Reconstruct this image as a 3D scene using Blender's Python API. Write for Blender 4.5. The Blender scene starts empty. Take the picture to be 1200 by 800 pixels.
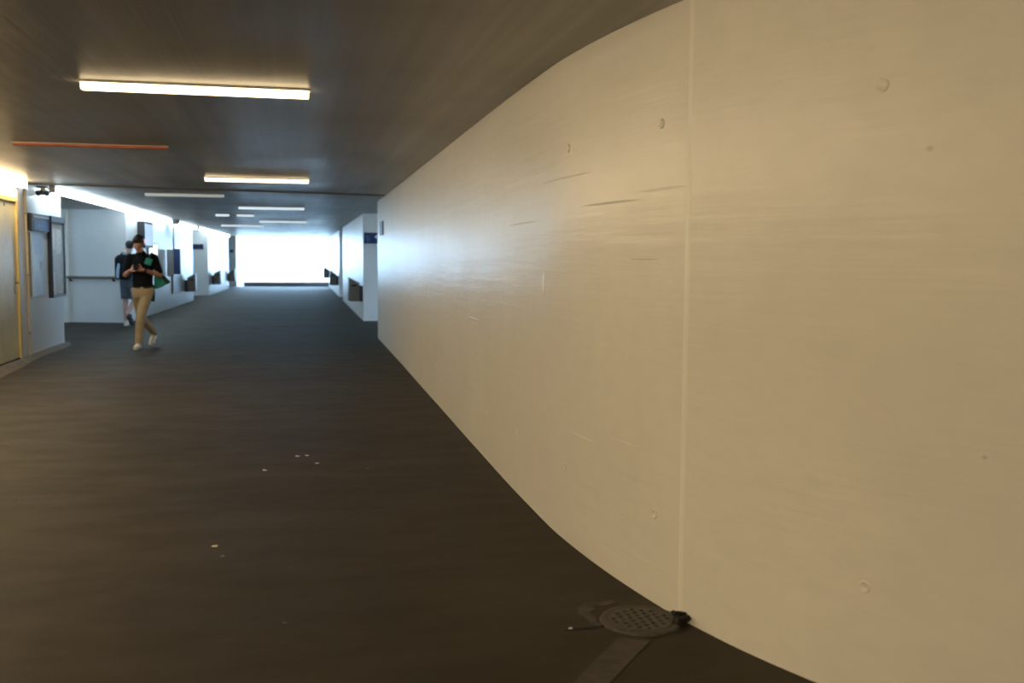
import bpy, bmesh, math, random
from mathutils import Vector, Matrix
random.seed(7)
sc = bpy.context.scene
COL = sc.collection
H = 2.55                      # clear height of the underpass


# ------------------------------------------------------------------ materials
def new_mat(name):
    m = bpy.data.materials.new(name)
    m.use_nodes = True
    nt = m.node_tree
    return m, nt, nt.nodes['Principled BSDF']


def simple(name, col, rough=0.5, metal=0.0, spec=0.5, var=0.0, vscale=20.0, bump=0.0, bscale=60.0):
    m, nt, b = new_mat(name)
    b.inputs['Base Color'].default_value = (*col, 1)
    b.inputs['Roughness'].default_value = rough
    b.inputs['Metallic'].default_value = metal
    b.inputs['Specular IOR Level'].default_value = spec
    tc = nt.nodes.new('ShaderNodeTexCoord')
    if var > 0:
        n = nt.nodes.new('ShaderNodeTexNoise')
        n.inputs['Scale'].default_value = vscale
        n.inputs['Detail'].default_value = 4
        nt.links.new(tc.outputs['Object'], n.inputs['Vector'])
        r = nt.nodes.new('ShaderNodeValToRGB')
        r.color_ramp.elements[0].position = 0.3
        r.color_ramp.elements[1].position = 0.7
        r.color_ramp.elements[0].color = (*[c * (1 - var) for c in col], 1)
        r.color_ramp.elements[1].color = (*[min(1, c * (1 + var)) for c in col], 1)
        nt.links.new(n.outputs['Fac'], r.inputs['Fac'])
        nt.links.new(r.outputs['Color'], b.inputs['Base Color'])
    if bump > 0:
        n2 = nt.nodes.new('ShaderNodeTexNoise')
        n2.inputs['Scale'].default_value = bscale
        nt.links.new(tc.outputs['Object'], n2.inputs['Vector'])
        bp = nt.nodes.new('ShaderNodeBump')
        bp.inputs['Strength'].default_value = bump
        bp.inputs['Distance'].default_value = 0.01
        nt.links.new(n2.outputs['Fac'], bp.inputs['Height'])
        nt.links.new(bp.outputs['Normal'], b.inputs['Normal'])
    return m


def glow(name, col, strength):
    m, nt, b = new_mat(name)
    b.inputs['Base Color'].default_value = (0.9, 0.9, 0.9, 1)
    b.inputs['Roughness'].default_value = 0.4
    b.inputs['Emission Color'].default_value = (*col, 1)
    b.inputs['Emission Strength'].default_value = strength
    return m


def math_node(nt, op, a, b=None):
    n = nt.nodes.new('ShaderNodeMath')
    n.operation = op
    for i, v in enumerate((a, b)):
        if v is None:
            continue
        if isinstance(v, (int, float)):
            n.inputs[i].default_value = v
        else:
            nt.links.new(v, n.inputs[i])
    return n.outputs[0]


def mix_col(nt, fac, a, b):
    n = nt.nodes.new('ShaderNodeMix')
    n.data_type = 'RGBA'
    if isinstance(fac, (int, float)):
        n.inputs[0].default_value = fac
    else:
        nt.links.new(fac, n.inputs[0])
    for i, v in ((6, a), (7, b)):
        if isinstance(v, tuple):
            n.inputs[i].default_value = (*v, 1)
        else:
            nt.links.new(v, n.inputs[i])
    return n.outputs[2]


def noise(nt, vec, scale, mapscale=(1, 1, 1), detail=4, rough=0.5):
    mp = nt.nodes.new('ShaderNodeMapping')
    mp.inputs['Scale'].default_value = mapscale
    nt.links.new(vec, mp.inputs['Vector'])
    n = nt.nodes.new('ShaderNodeTexNoise')
    n.inputs['Scale'].default_value = scale
    n.inputs['Detail'].default_value = detail
    n.inputs['Roughness'].default_value = rough
    nt.links.new(mp.outputs['Vector'], n.inputs['Vector'])
    return n.outputs['Fac']


def remap(nt, v, a, b, c=0.0, d=1.0):
    n = nt.nodes.new('ShaderNodeMapRange')
    n.interpolation_type = 'SMOOTHSTEP'
    nt.links.new(v, n.inputs[0])
    for i, x in enumerate((a, b, c, d)):
        n.inputs[i + 1].default_value = x
    return n.outputs[0]


def spot(nt, vec, pos, size, soft=0.55):
    s = nt.nodes.new('ShaderNodeVectorMath'); s.operation = 'SUBTRACT'
    nt.links.new(vec, s.inputs[0]); s.inputs[1].default_value = pos
    d = nt.nodes.new('ShaderNodeVectorMath'); d.operation = 'DIVIDE'
    nt.links.new(s.outputs[0], d.inputs[0]); d.inputs[1].default_value = size
    l = nt.nodes.new('ShaderNodeVectorMath'); l.operation = 'LENGTH'
    nt.links.new(d.outputs[0], l.inputs[0])
    return remap(nt, l.outputs['Value'], soft, 1.0, 1.0, 0.0)


def wall_paint(name, col, marks=(), rough=0.295):
    """old white gloss paint over board-formed concrete"""
    m, nt, b = new_mat(name)
    tc = nt.nodes.new('ShaderNodeTexCoord').outputs['Object']
    big = noise(nt, tc, 0.9, (1, 1, 1), 3)
    fine = noise(nt, tc, 7.0, (1, 1, 2.2), 6, 0.6)
    c1 = mix_col(nt, remap(nt, big, 0.3, 0.7), tuple(x * 0.93 for x in col), col)
    c2 = mix_col(nt, remap(nt, fine, 0.35, 0.75, 0, 0.35), c1, tuple(x * 0.88 for x in col))
    streak = noise(nt, tc, 1.6, (0.5, 0.5, 9.0), 4, 0.55)
    blot = noise(nt, tc, 2.2, (1, 1, 1), 3, 0.5)
    hgt = math_node(nt, 'ADD', math_node(nt, 'MULTIPLY', streak, 0.5), math_node(nt, 'MULTIPLY', blot, 0.5))
    for pos, size, amt in marks:
        k = spot(nt, tc, pos, size)
        c2 = mix_col(nt, math_node(nt, 'MULTIPLY', k, abs(amt)), c2,
                     (0.30, 0.27, 0.22) if amt < 0 else (0.95, 0.93, 0.88))
        hgt = math_node(nt, 'ADD', hgt, math_node(nt, 'MULTIPLY', k, 0.25 if amt > 0 else -0.25))
    nt.links.new(c2, b.inputs['Base Color'])
    rr = math_node(nt, 'ADD', math_node(nt, 'MULTIPLY', blot, 0.06), rough)
    nt.links.new(rr, b.inputs['Roughness'])
    bp = nt.nodes.new('ShaderNodeBump')
    bp.inputs['Strength'].default_value = 0.30
    bp.inputs['Distance'].default_value = 0.02
    nt.links.new(hgt, bp.inputs['Height'])
    nt.links.new(bp.outputs['Normal'], b.inputs['Normal'])
    return m


def asphalt():
    m, nt, b = new_mat('dark_asphalt')
    tc = nt.nodes.new('ShaderNodeTexCoord').outputs['Object']
    big = noise(nt, tc, 0.55, (0.6, 1.2, 1), 4, 0.6)
    mid = noise(nt, tc, 2.4, (0.7, 1.4, 1), 6, 0.65)
    grit = noise(nt, tc, 90.0, (1, 1, 1), 3, 0.6)
    c = mix_col(nt, remap(nt, big, 0.3, 0.72), (0.029, 0.0225, 0.0135), (0.045, 0.036, 0.0215))
    c = mix_col(nt, remap(nt, mid, 0.35, 0.8, 0, 0.5), c, (0.027, 0.021, 0.0125))
    c = mix_col(nt, remap(nt, grit, 0.55, 0.75, 0, 0.4), c, (0.052, 0.042, 0.028))
    vor = nt.nodes.new('ShaderNodeTexVoronoi')
    vor.inputs['Scale'].default_value = 5.0
    nt.links.new(tc, vor.inputs['Vector'])
    c = mix_col(nt, remap(nt, vor.outputs['Distance'], 0.008, 0.016, 0.4, 0.0), c, (0.10, 0.09, 0.075))
    nt.links.new(c, b.inputs['Base Color'])
    nt.links.new(remap(nt, mid, 0.2, 0.8, 0.62, 0.74), b.inputs['Roughness'])
    b.inputs['Specular IOR Level'].default_value = 0.22
    hh = math_node(nt, 'ADD', math_node(nt, 'MULTIPLY', grit, 0.6), math_node(nt, 'MULTIPLY', mid, 0.35))
    bp = nt.nodes.new('ShaderNodeBump')
    bp.inputs['Strength'].default_value = 0.2
    bp.inputs['Distance'].default_value = 0.01
    nt.links.new(hh, bp.inputs['Height'])
    nt.links.new(bp.outputs['Normal'], b.inputs['Normal'])
    return m


def ceiling_concrete():
    m, nt, b = new_mat('board_formed_concrete')
    tc = nt.nodes.new('ShaderNodeTexCoord').outputs['Object']
    boards = noise(nt, tc, 1.0, (4.5, 0.06, 1), 4, 0.6)
    lines = noise(nt, tc, 1.0, (16.0, 0.10, 1), 5, 0.7)
    blot = noise(nt, tc, 0.8, (1, 0.7, 1), 5, 0.6)
    c = mix_col(nt, remap(nt, boards, 0.35, 0.68), (0.225, 0.212, 0.190), (0.315, 0.296, 0.262))
    c = mix_col(nt, remap(nt, lines, 0.55, 0.72, 0, 0.35), c, (0.36, 0.34, 0.30))
    c = mix_col(nt, remap(nt, blot, 0.45, 0.75, 0, 0.5), c, (0.21, 0.20, 0.18))
    nt.links.new(c, b.inputs['Base Color'])
    nt.links.new(remap(nt, blot, 0.3, 0.7, 0.33, 0.42), b.inputs['Roughness'])
    bp = nt.nodes.new('ShaderNodeBump')
    bp.inputs['Strength'].default_value = 0.25
    bp.inputs['Distance'].default_value = 0.02
    nt.links.new(math_node(nt, 'ADD', boards, math_node(nt, 'MULTIPLY', lines, 0.4)), bp.inputs['Height'])
    nt.links.new(bp.outputs['Normal'], b.inputs['Normal'])
    return m


PAINT = (0.80, 0.775, 0.71)
WALL_MARKS = [
    ((1.46, 4.56, 1.765), (0.12, 0.40, 0.007), -0.55),
    ((1.50, 4.20, 1.50), (0.12, 0.16, 0.006), -0.35),
    ((1.43, 4.87, 0.60), (0.12, 0.22, 0.006), 0.55),
    ((1.48, 4.35, 0.66), (0.12, 0.16, 0.005), 0.3),
    ((1.41, 7.9, 1.02), (0.12, 0.30, 0.008), 0.55),
    ((1.40, 5.55, 1.36), (0.12, 0.035, 0.07), 0.5),
    ((1.40, 6.1, 1.72), (0.12, 0.45, 0.006), -0.25),
    ((1.99, 2.87, 1.86), (0.06, 0.012, 0.010), -0.4),
    ((2.12, 2.71, 0.89), (0.06, 0.008, 0.008), -0.4),
    ((1.40, 7.31, 0.35), (0.06, 0.03, 0.02), 0.7),
    ((1.40, 6.23, 0.39), (0.06, 0.03, 0.02), 0.6),
    ((1.53, 4.05, 1.80), (0.10, 0.25, 0.006), -0.2),
    ((1.42, 5.2, 1.93), (0.12, 0.5, 0.006), -0.18),
]
M_RIGHT = wall_paint('cream_gloss_paint_marked', (0.755, 0.735, 0.685), WALL_MARKS)
M_WALL = wall_paint('cream_gloss_paint', (0.83, 0.83, 0.81))
M_GREYWALL = wall_paint('grey_white_paint', (0.62, 0.63, 0.61), rough=0.5)
M_FLOOR = asphalt()
M_CEIL = ceiling_concrete()
M_OUT = simple('pale_paving', (0.55, 0.54, 0.52), 0.8, var=0.15, vscale=2)
M_DARKSTEP = simple('dark_step', (0.19, 0.22, 0.27), 0.7, var=0.2)
M_JOINT = simple('joint_filler', (0.81, 0.795, 0.745), 0.4, var=0.03, vscale=6)
M_SEAL = simple('dark_seal', (0.19, 0.18, 0.165), 0.6, var=0.2)
M_MORTAR = simple('old_mortar', (0.056, 0.047, 0.036), 0.85, var=0.3, vscale=14, bump=0.6)
M_MORTAR2 = simple('pale_mortar', (0.11, 0.10, 0.085), 0.85, var=0.3, vscale=10, bump=0.5)
M_IRON = simple('cast_iron', (0.055, 0.048, 0.038), 0.6, 0.2, var=0.3, vscale=30, bump=0.3)
M_BLACK = simple('black_plastic', (0.012, 0.013, 0.016), 0.45, var=0.2)
M_PIT = simple('drain_dark', (0.006, 0.006, 0.006), 0.9, var=0.2)
M_HOUS = simple('white_enamel_housing', (0.55, 0.54, 0.52), 0.45, var=0.05)
M_WARM = glow('warm_tube_diffuser', (1.0, 0.76, 0.44), 4.5)
M_WARM2 = glow('warm_wall_tube', (1.0, 0.765, 0.45), 36.5)
M_COOL = glow('cool_tube_diffuser', (0.70, 0.89, 1.0), 18.5)
M_DIM = glow('dim_tube_diffuser', (0.80, 0.92, 1.0), 0.85)
M_OFF = glow('faint_tube_diffuser', (0.75, 0.88, 1.0), 0.22)
M_ORANGE = simple('orange_red_cover', (0.42, 0.12, 0.06), 0.4, var=0.2, vscale=5)
M_DOOR = simple('door_cream_yellow', (0.78, 0.72, 0.46), 0.30, var=0.12, vscale=2.5)
M_DOORFR = simple('door_frame_yellow', (0.70, 0.52, 0.17), 0.4, var=0.1)
M_CONDUIT = simple('tan_conduit', (0.62, 0.53, 0.38), 0.5, var=0.1)
M_STEEL = simple('brushed_steel', (0.35, 0.34, 0.32), 0.35, 0.9, var=0.1)
M_BLUE = simple('sign_blue', (0.012, 0.045, 0.15), 0.4, var=0.1)
M_NAVY = simple('sign_navy', (0.012, 0.022, 0.07), 0.4, var=0.15)
M_PALEBLUE = simple('pale_blue_print', (0.10, 0.17, 0.34), 0.5)
M_WHITEPR = simple('white_print', (0.80, 0.82, 0.84), 0.5)
M_POSTER = simple('poster_white_blue', (0.52, 0.60, 0.70), 0.35, var=0.12, vscale=3)
M_CASEFR = simple('case_frame_navy', (0.02, 0.024, 0.04), 0.4, var=0.15)
M_BACKING = simple('case_backing_beige', (0.46, 0.40, 0.34), 0.6, var=0.12, vscale=4)
M_PAPER = simple('paper', (0.68, 0.65, 0.58), 0.7, var=0.1)
M_BIN = simple('bin_brown_grey', (0.16, 0.145, 0.125), 0.45, 0.2, var=0.15)
M_BINSIDE = simple('bin_navy', (0.025, 0.035, 0.06), 0.45, var=0.15)
M_BOXGREY = simple('box_grey', (0.32, 0.33, 0.34), 0.4, 0.2, var=0.12)
M_CAMTAN = simple('camera_tan', (0.22, 0.16, 0.09), 0.5, var=0.1)
M_SCREEN = glow('display_screen', (0.45, 0.62, 0.85), 0.55)
M_GLOWFACE = glow('white_glow_face', (0.9, 0.96, 1.0), 1.4)
M_RED = glow('red_indicator', (1.0, 0.05, 0.08), 0.7)
M_RAIL = simple('handrail_grey', (0.22, 0.20, 0.18), 0.4, 0.5, var=0.1)
M_SKIN = simple('skin', (0.50, 0.25, 0.165), 0.5, var=0.06)
M_SKIN2 = simple('skin_pale', (0.60, 0.38, 0.31), 0.5, var=0.06)
M_HAIR = simple('black_hair', (0.012, 0.010, 0.009), 0.5, var=0.3, vscale=90, bump=0.6, bscale=120)
M_SHIRT = simple('black_polo_cloth', (0.007, 0.009, 0.013), 0.9, spec=0.12, var=0.2, bump=0.3, bscale=25)
M_KHAKI = simple('khaki_cotton', (0.40, 0.325, 0.215), 0.85, var=0.10, vscale=9, bump=0.35, bscale=18)
M_BELT = simple('dark_belt', (0.03, 0.016, 0.012), 0.5, var=0.1)
M_SHOE = simple('white_canvas', (0.74, 0.70, 0.60), 0.7, var=0.06)
M_SOLE = simple('shoe_sole', (0.82, 0.79, 0.70), 0.6, var=0.05)
M_TEAL = simple('teal_fabric', (0.012, 0.26, 0.24), 0.75, var=0.15)
M_DKTEAL = simple('dark_green_fabric', (0.012, 0.06, 0.05), 0.8, var=0.15)
M_GREYTEE = simple('grey_tee', (0.23, 0.24, 0.25), 0.9, var=0.1, bump=0.3, bscale=25)
M_SHORTS = simple('blue_grey_shorts', (0.09, 0.12, 0.15), 0.9, var=0.12, bump=0.3, bscale=22)
M_PACK = simple('black_nylon', (0.009, 0.012, 0.02), 0.7, spec=0.2, var=0.2, bump=0.3, bscale=40)
M_PACKPALE = simple('pale_blue_panel', (0.42, 0.60, 0.80), 0.5, var=0.1)
M_DKSHOE = simple('dark_shoe', (0.03, 0.02, 0.03), 0.6, var=0.2)
M_EYEW = simple('eye_white', (0.7, 0.68, 0.65), 0.3)
M_EYED = simple('eye_dark', (0.02, 0.012, 0.01), 0.2)
M_LIP = simple('lip', (0.42, 0.16, 0.12), 0.5)
M_PHONE = simple('phone_case', (0.012, 0.012, 0.014), 0.3)
M_PHGLASS = simple('phone_glass', (0.02, 0.025, 0.03), 0.08)


# ------------------------------------------------------------------ mesh helpers
def obj(name, bm, mat, parent=None, smooth=None, kind=None, label=None):
    me = bpy.data.meshes.new(name)
    bmesh.ops.recalc_face_normals(bm, faces=bm.faces[:])
    bm.to_mesh(me); bm.free()
    if mat:
        me.materials.append(mat)
    o = bpy.data.objects.new(name, me)
    COL.objects.link(o)
    if parent:
        o.parent = parent
    if smooth is not None:
        me.polygons.foreach_set('use_smooth', [True] * len(me.polygons))
        me.set_sharp_from_angle(angle=math.radians(smooth))
    if kind:
        o['kind'] = kind
    if label:
        o['label'] = label
    return o


def tag(o, label, cat, group=None, kind=None):
    o['label'] = label
    o['category'] = cat
    if group:
        o['group'] = group
    if kind:
        o['kind'] = kind
    return o


def empty(name, loc, label, cat, group=None, rz=0.0):
    o = bpy.data.objects.new(name, None)
    o.empty_display_size = 0.1
    o.location = loc
    o.rotation_euler = (0, 0, rz)
    COL.objects.link(o)
    return tag(o, label, cat, group)


def copy_tree(o, loc, label, group=None):
    r = o.copy(); COL.objects.link(r); r.location = loc; r['label'] = label
    if group:
        r['group'] = group
    for ch in list(o.children):
        c = ch.copy(); COL.objects.link(c); c.parent = r
        for g in list(ch.children):
            d = g.copy(); COL.objects.link(d); d.parent = c
    return r


def box(bm, x0, x1, y0, y1, z0, z1, bev=0.0, mtx=None):
    vs = [bm.verts.new((x, y, z)) for z in (z0, z1) for x, y in ((x0, y0), (x1, y0), (x1, y1), (x0, y1))]
    fs = [bm.faces.new([vs[i] for i in f]) for f in
          ((3, 2, 1, 0), (4, 5, 6, 7), (0, 1, 5, 4), (1, 2, 6, 5), (2, 3, 7, 6), (3, 0, 4, 7))]
    if bev > 0:
        es = list({e for f in fs for e in f.edges})
        r = bmesh.ops.bevel(bm, geom=es, offset=bev, segments=2, affect='EDGES', profile=0.5)
        vs = list({v for f in r['faces'] for v in f.verts} | {v for v in vs if v.is_valid})
    if mtx:
        bmesh.ops.transform(bm, matrix=mtx, verts=[v for v in vs if v.is_valid])
    return bm


def B(*a, **k):
    return box(bmesh.new(), *a, **k)


def prism(bm, pts, z0, z1):
    lo = [bm.verts.new((p[0], p[1], z0)) for p in pts]
    hi = [bm.verts.new((p[0], p[1], z1)) for p in pts]
    n = len(pts)
    bm.faces.new(lo[::-1]); bm.faces.new(hi)
    for i in range(n):
        j = (i + 1) % n
        bm.faces.new((lo[i], lo[j], hi[j], hi[i]))
    return bm


def prism_y(bm, pts, y0, y1):
    """profile in x,z pulled along y"""
    a = [bm.verts.new((p[0], y0, p[1])) for p in pts]
    b = [bm.verts.new((p[0], y1, p[1])) for p in pts]
    n = len(pts)
    bm.faces.new(a); bm.faces.new(b[::-1])
    for i in range(n):
        j = (i + 1) % n
        bm.faces.new((a[i], b[i], b[j], a[j]))
    return bm


def frame_of(d):
    d = d.normalized()
    u = Vector((0, 0, 1)) if abs(d.z) < 0.9 else Vector((0, 1, 0))
    a = d.cross(u).normalized()
    return a, d.cross(a).normalized()


def tube(bm, pts, rads, seg=14, flat=(1.0, 1.0), cap=True):
    """tapered tube through points (flat: squash of the two cross axes)"""
    pts = [Vector(p) for p in pts]
    if isinstance(rads, (int, float)):
        rads = [rads] * len(pts)
    rings = []
    ref = None
    for i, p in enumerate(pts):
        d = (pts[min(i + 1, len(pts) - 1)] - pts[max(i - 1, 0)])
        a, b = frame_of(d)
        if ref is not None:
            a = (ref - d.normalized() * ref.dot(d.normalized())).normalized()
            b = d.normalized().cross(a)
        ref = a
        rings.append([bm.verts.new(p + (a * math.cos(t) * flat[0] + b * math.sin(t) * flat[1]) * rads[i])
                      for t in [2 * math.pi * k / seg for k in range(seg)]])
    for r0, r1 in zip(rings, rings[1:]):
        for k in range(seg):
            bm.faces.new((r0[k], r0[(k + 1) % seg], r1[(k + 1) % seg], r1[k]))
    if cap:
        bm.faces.new(rings[0][::-1]); bm.faces.new(rings[-1])
    return bm


def ball(bm, c, r, rot=None, seg=18):
    if isinstance(r, (int, float)):
        r = (r, r, r)
    m = Matrix.Translation(c)
    if rot:
        m = m @ rot
    m = m @ Matrix.Diagonal((*r, 1))
    bmesh.ops.create_uvsphere(bm, u_segments=seg, v_segments=max(8, seg // 2 + 2), radius=1.0, matrix=m)
    return bm


def limb(bm, pts, rads, seg=16):
    """closed capsules along a chain, to be fused later"""
    for i in range(len(pts) - 1):
        tube(bm, [pts[i], pts[i + 1]], [rads[i], rads[i + 1]], seg)
    for p, r in zip(pts, rads):
        ball(bm, p, r, seg=seg)
    return bm


def fused(name, bm, voxel, mat, parent=None, smooth_it=6, cuts=()):
    """fuse overlapping closed pieces into one continuous skin"""
    me = bpy.data.meshes.new(name + '_raw')
    bmesh.ops.recalc_face_normals(bm, faces=bm.faces[:])
    bm.to_mesh(me); bm.free()
    t = bpy.data.objects.new(name + '_raw', me)
    COL.objects.link(t)
    r = t.modifiers.new('fuse', 'REMESH'); r.mode = 'VOXEL'; r.voxel_size = voxel
    s = t.modifiers.new('even', 'SMOOTH'); s.factor = 0.5; s.iterations = smooth_it
    dg = bpy.context.evaluated_depsgraph_get()
    dg.update()
    out = bpy.data.meshes.new_from_object(t.evaluated_get(dg), preserve_all_data_layers=False, depsgraph=dg)
    bpy.data.objects.remove(t); bpy.data.meshes.remove(me)
    b2 = bmesh.new(); b2.from_mesh(out); bpy.data.meshes.remove(out)
    for co, no in cuts:      # flat clean hems
        g = b2.verts[:] + b2.edges[:] + b2.faces[:]
        bmesh.ops.bisect_plane(b2, geom=g, plane_co=co, plane_no=no, clear_outer=True)
    o = obj(name, b2, mat, parent)
    o.data.polygons.foreach_set('use_smooth', [True] * len(o.data.polygons))
    return o


# ------------------------------------------------------------------ the setting
def catmull(pts, n=10):
    P = [Vector(p) for p in pts]
    P = [P[0] * 2 - P[1]] + P + [P[-1] * 2 - P[-2]]
    out = []
    for i in range(1, len(P) - 2):
        a, b, c, d = P[i - 1:i + 3]
        for k in range(n):
            t = k / n
            out.append(0.5 * ((2 * b) + (c - a) * t + (2 * a - 5 * b + 4 * c - d) * t * t + (3 * b - a - 3 * c + d) * t ** 3))
    out.append(P[-2])
    return out


obj('floor', B(-9, 9, -8, 53.4, -0.25, 0.0), M_FLOOR, kind='structure')
floor = bpy.data.objects['floor']
obj('ceiling', B(-9, 9, -8, 54.0, H, H + 0.35), M_CEIL, kind='structure')
ceiling = bpy.data.objects['ceiling']

CURVE = [(1.552, 18.9), (1.50, 14.3), (1.462, 11.7), (1.44, 9.9), (1.42, 8.6), (1.408, 7.6), (1.395, 6.5), (1.395, 5.8),
         (1.40, 5.3), (1.425, 4.9), (1.46, 4.55), (1.505, 4.23), (1.565, 3.9), (1.64, 3.61), (1.73, 3.35), (1.85, 3.08),
         (2.02, 2.82), (2.26, 2.55), (2.62, 2.24), (3.15, 1.92), (4.1, 1.55), (6.0, 1.1), (9.0, 0.7)]
cur = catmull([(x, y, 0) for x, y in CURVE], 8)


def wall_x(y):
    for a, b in zip(cur, cur[1:]):
        if b.y <= y <= a.y:
            t = (y - a.y) / (b.y - a.y)
            return a.x + (b.x - a.x) * t, (b - a).normalized()
    return cur[0].x, (cur[1] - cur[0]).normalized()


bm = bmesh.new()
prism(bm, [(p.x, p.y) for p in cur] + [(9, 18.9)], 0, H)
wall_right = obj('wall_right', bm, M_RIGHT, smooth=20, kind='structure')
bm = bmesh.new(); prism(bm, [(1.635, 24.1), (9, 24.1), (9, 35.8), (1.715, 35.8)], 0, H)
obj('wall_right_middle', bm, M_WALL, kind='structure')
bm = bmesh.new(); prism(bm, [(1.745, 39.0), (9, 39.0), (9, 54.0), (1.84, 54.0)], 0, H)
obj('wall_right_far', bm, M_WALL, kind='structure')

bm = bmesh.new(); prism(bm, [(-3.83, -8), (-3.83, 13.85), (-3.82, 15.42), (-3.78, 18.1), (-9, 18.1), (-9, -8)], 0, H)
wall_left = obj('wall_left', bm, M_WALL, kind='structure')
bm = bmesh.new(); prism(bm, [(-3.66, 24.0), (-3.36, 36.2), (-9, 36.2), (-9, 25.4), (-5.0, 24.37)], 0, H)
obj('wall_left_middle', bm, M_WALL, kind='structure')
bm = bmesh.new(); prism(bm, [(-3.205, 40.6), (-3.0, 49.8), (-9, 49.8), (-9, 40.6)], 0, H)
obj('wall_left_far', bm, M_WALL, kind='structure')
bm = bmesh.new(); prism(bm, [(-2.80, 53.0), (-2.80, 54.0), (-9, 54.0), (-9, 53.0)], 0, H)
obj('wall_left_end', bm, M_WALL, kind='structure')
obj('wall_back', B(-9, 9, -8.3, -8, 0, H), M_WALL, kind='structure')
# unseen outer walls; openings at the side passages are sized to let daylight in
for nm, xa, xb, gaps in (('wall_right_rear', 9, 9.3, ((18.9, 24.1, -0.05), (35.8, 39.0, -0.05))),
                         ('wall_left_rear', -9.3, -9, ((18.1, 24.6, 2.2), (36.2, 40.6, 1.9)))):
    bm = bmesh.new()
    yy = -8.3
    for a, b, oz in gaps:
        box(bm, xa, xb, yy, a, 0, H)
        if oz > 0:
            box(bm, xa, xb, a, b, 0, oz)
        yy = b
    box(bm, xa, xb, yy, 54, 0, H)
    obj(nm, bm, M_WALL, kind='structure')
# exit step and the ground outside
obj('trim_step', B(-2.46, 1.84, 53.4, 54.0, -0.1, 0.22), M_DARKSTEP, kind='structure')
bm = B(-40, 40, 54.0, 120, -0.1, 0.2)
obj('ground_outside', bm, M_OUT, kind='structure')
obj('ground_outside_right', B(9.3, 40, 10, 53.9, -0.25, -0.01), M_OUT, kind='structure')  # unseen ground, added to bounce daylight into the right passages

# joint strip in the curved wall, soft filler 28 mm wide
jx, jt = wall_x(3.86)
bm = bmesh.new()
nrm = Vector((jt.y, -jt.x, 0))
if nrm.x > 0:
    nrm = -nrm
c = Vector((jx, 3.86, 0))
prism(bm, [(c + jt * a + nrm * b).to_tuple()[:2] for a, b in ((-0.020, -0.01), (-0.016, 0.0006), (-0.006, 0.0012), (0.006, 0.0012), (0.016, 0.0006), (0.020, -0.01))], 0, H)
obj('joint_strip', bm, M_JOINT, wall_right)
# formwork tie holes: shallow round plugs in two rows
for yy in (3.005, 4.07, 5.10):
    for zz in (2.075, 0.395):
        x, t = wall_x(yy)
        n = Vector((t.y, -t.x, 0)); n = n if n.x < 0 else -n
        u = Vector((0, 0, 1)); v = n.cross(u)
        bm = bmesh.new()
        prof = [(0.0, 0.001), (0.011, 0.0015), (0.0145, 0.004), (0.0185, 0.0045), (0.0215, 0.001), (0.0225, -0.004)]
        ctr = Vector((x, yy, zz))
        rings = []
        for r, hgt in prof[1:]:
            rings.append([bm.verts.new(ctr + n * hgt + (u * math.cos(a) + v * math.sin(a)) * r)
                          for a in [2 * math.pi * k / 20 for k in range(20)]])
        bm.faces.new(rings[0])
        for r0, r1 in zip(rings, rings[1:]):
            for k in range(20):
                bm.faces.new((r0[k], r0[(k + 1) % 20], r1[(k + 1) % 20], r1[k]))
        obj('tie_hole_plug', bm, M_RIGHT, wall_right, smooth=50)

# seal in the ceiling slab joint
bm = bmesh.new(); prism(bm, [(-3.78, 15.86), (1.52, 16.92), (1.52, 17.15), (-3.78, 16.06)], H - 0.012, H + 0.01)
obj('expansion_seal', bm, M_SEAL, ceiling)
# mortar fillet along the foot of the left wall
bm = bmesh.new()
sec = [(13.0, 0.34, 0.05), (14.5, 0.26, 0.05), (15.4, 0.18, 0.045), (16.2, 0.13, 0.05), (17.2, 0.17, 0.055), (18.0, 0.16, 0.05), (18.6, 0.02, 0.01)]
rows = []
for y, w, h in sec:
    xw = -3.86
    rows.append([bm.verts.new((xw, y, -0.01)), bm.verts.new((xw, y, h)), bm.verts.new((-3.80 + w * 0.35, y, h * 0.8)), bm.verts.new((-3.80 + w, y, -0.01))])
for a, b in zip(rows, rows[1:]):
    for k in range(4):
        bm.faces.new((a[k], a[(k + 1) % 4], b[(k + 1) % 4], b[k]))
bm.faces.new(rows[0]); bm.faces.new(rows[-1][::-1])
obj('mortar_fillet', bm, M_MORTAR2, floor)
# repaired stripe and patch by the drain
bm = bmesh.new(); prism(bm, [(1.25, 3.70), (1.36, 3.64), (1.06, 3.26), (0.90, 3.06), (0.80, 3.06), (0.97, 3.34)], -0.01, 0.003)
obj('mortar_strip', bm, M_MORTAR, floor)
bm = bmesh.new()
prism(bm, [(1.165, 3.99), (1.185, 4.06), (1.21, 4.075), (1.235, 4.12), (1.30, 4.105), (1.36, 4.13), (1.375, 4.09), (1.31, 4.06), (1.265, 4.075), (1.25, 4.02), (1.215, 3.99), (1.23, 3.93), (1.215, 3.885), (1.235, 3.845), (1.21, 3.83), (1.185, 3.855), (1.19, 3.90)], -0.01, 0.004)
obj('mortar_patch', bm, M_MORTAR, floor)
bm = bmesh.new()
prism(bm, [(1.06, 3.815), (1.10, 3.835), (1.18, 3.835), (1.25, 3.86), (1.25, 3.835), (1.18, 3.81), (1.10, 3.81)], -0.01, 0.002)
obj('floor_crack', bm, M_PIT, floor)

# ------------------------------------------------------------------ drain cover
dr = empty('drain_cover', (1.40, 3.86, 0), 'round dark iron drain cover with rows of holes at the wall foot', 'drain cover')
bm = bmesh.new()
edges = []


def ring_edges(cx, cy, r, n):
    vs = [bm.verts.new((cx + r * math.cos(2 * math.pi * k / n), cy + r * math.sin(2 * math.pi * k / n), 0.011)) for k in range(n)]
    return [bm.edges.new((vs[k], vs[(k + 1) % n])) for k in range(n)]


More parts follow.
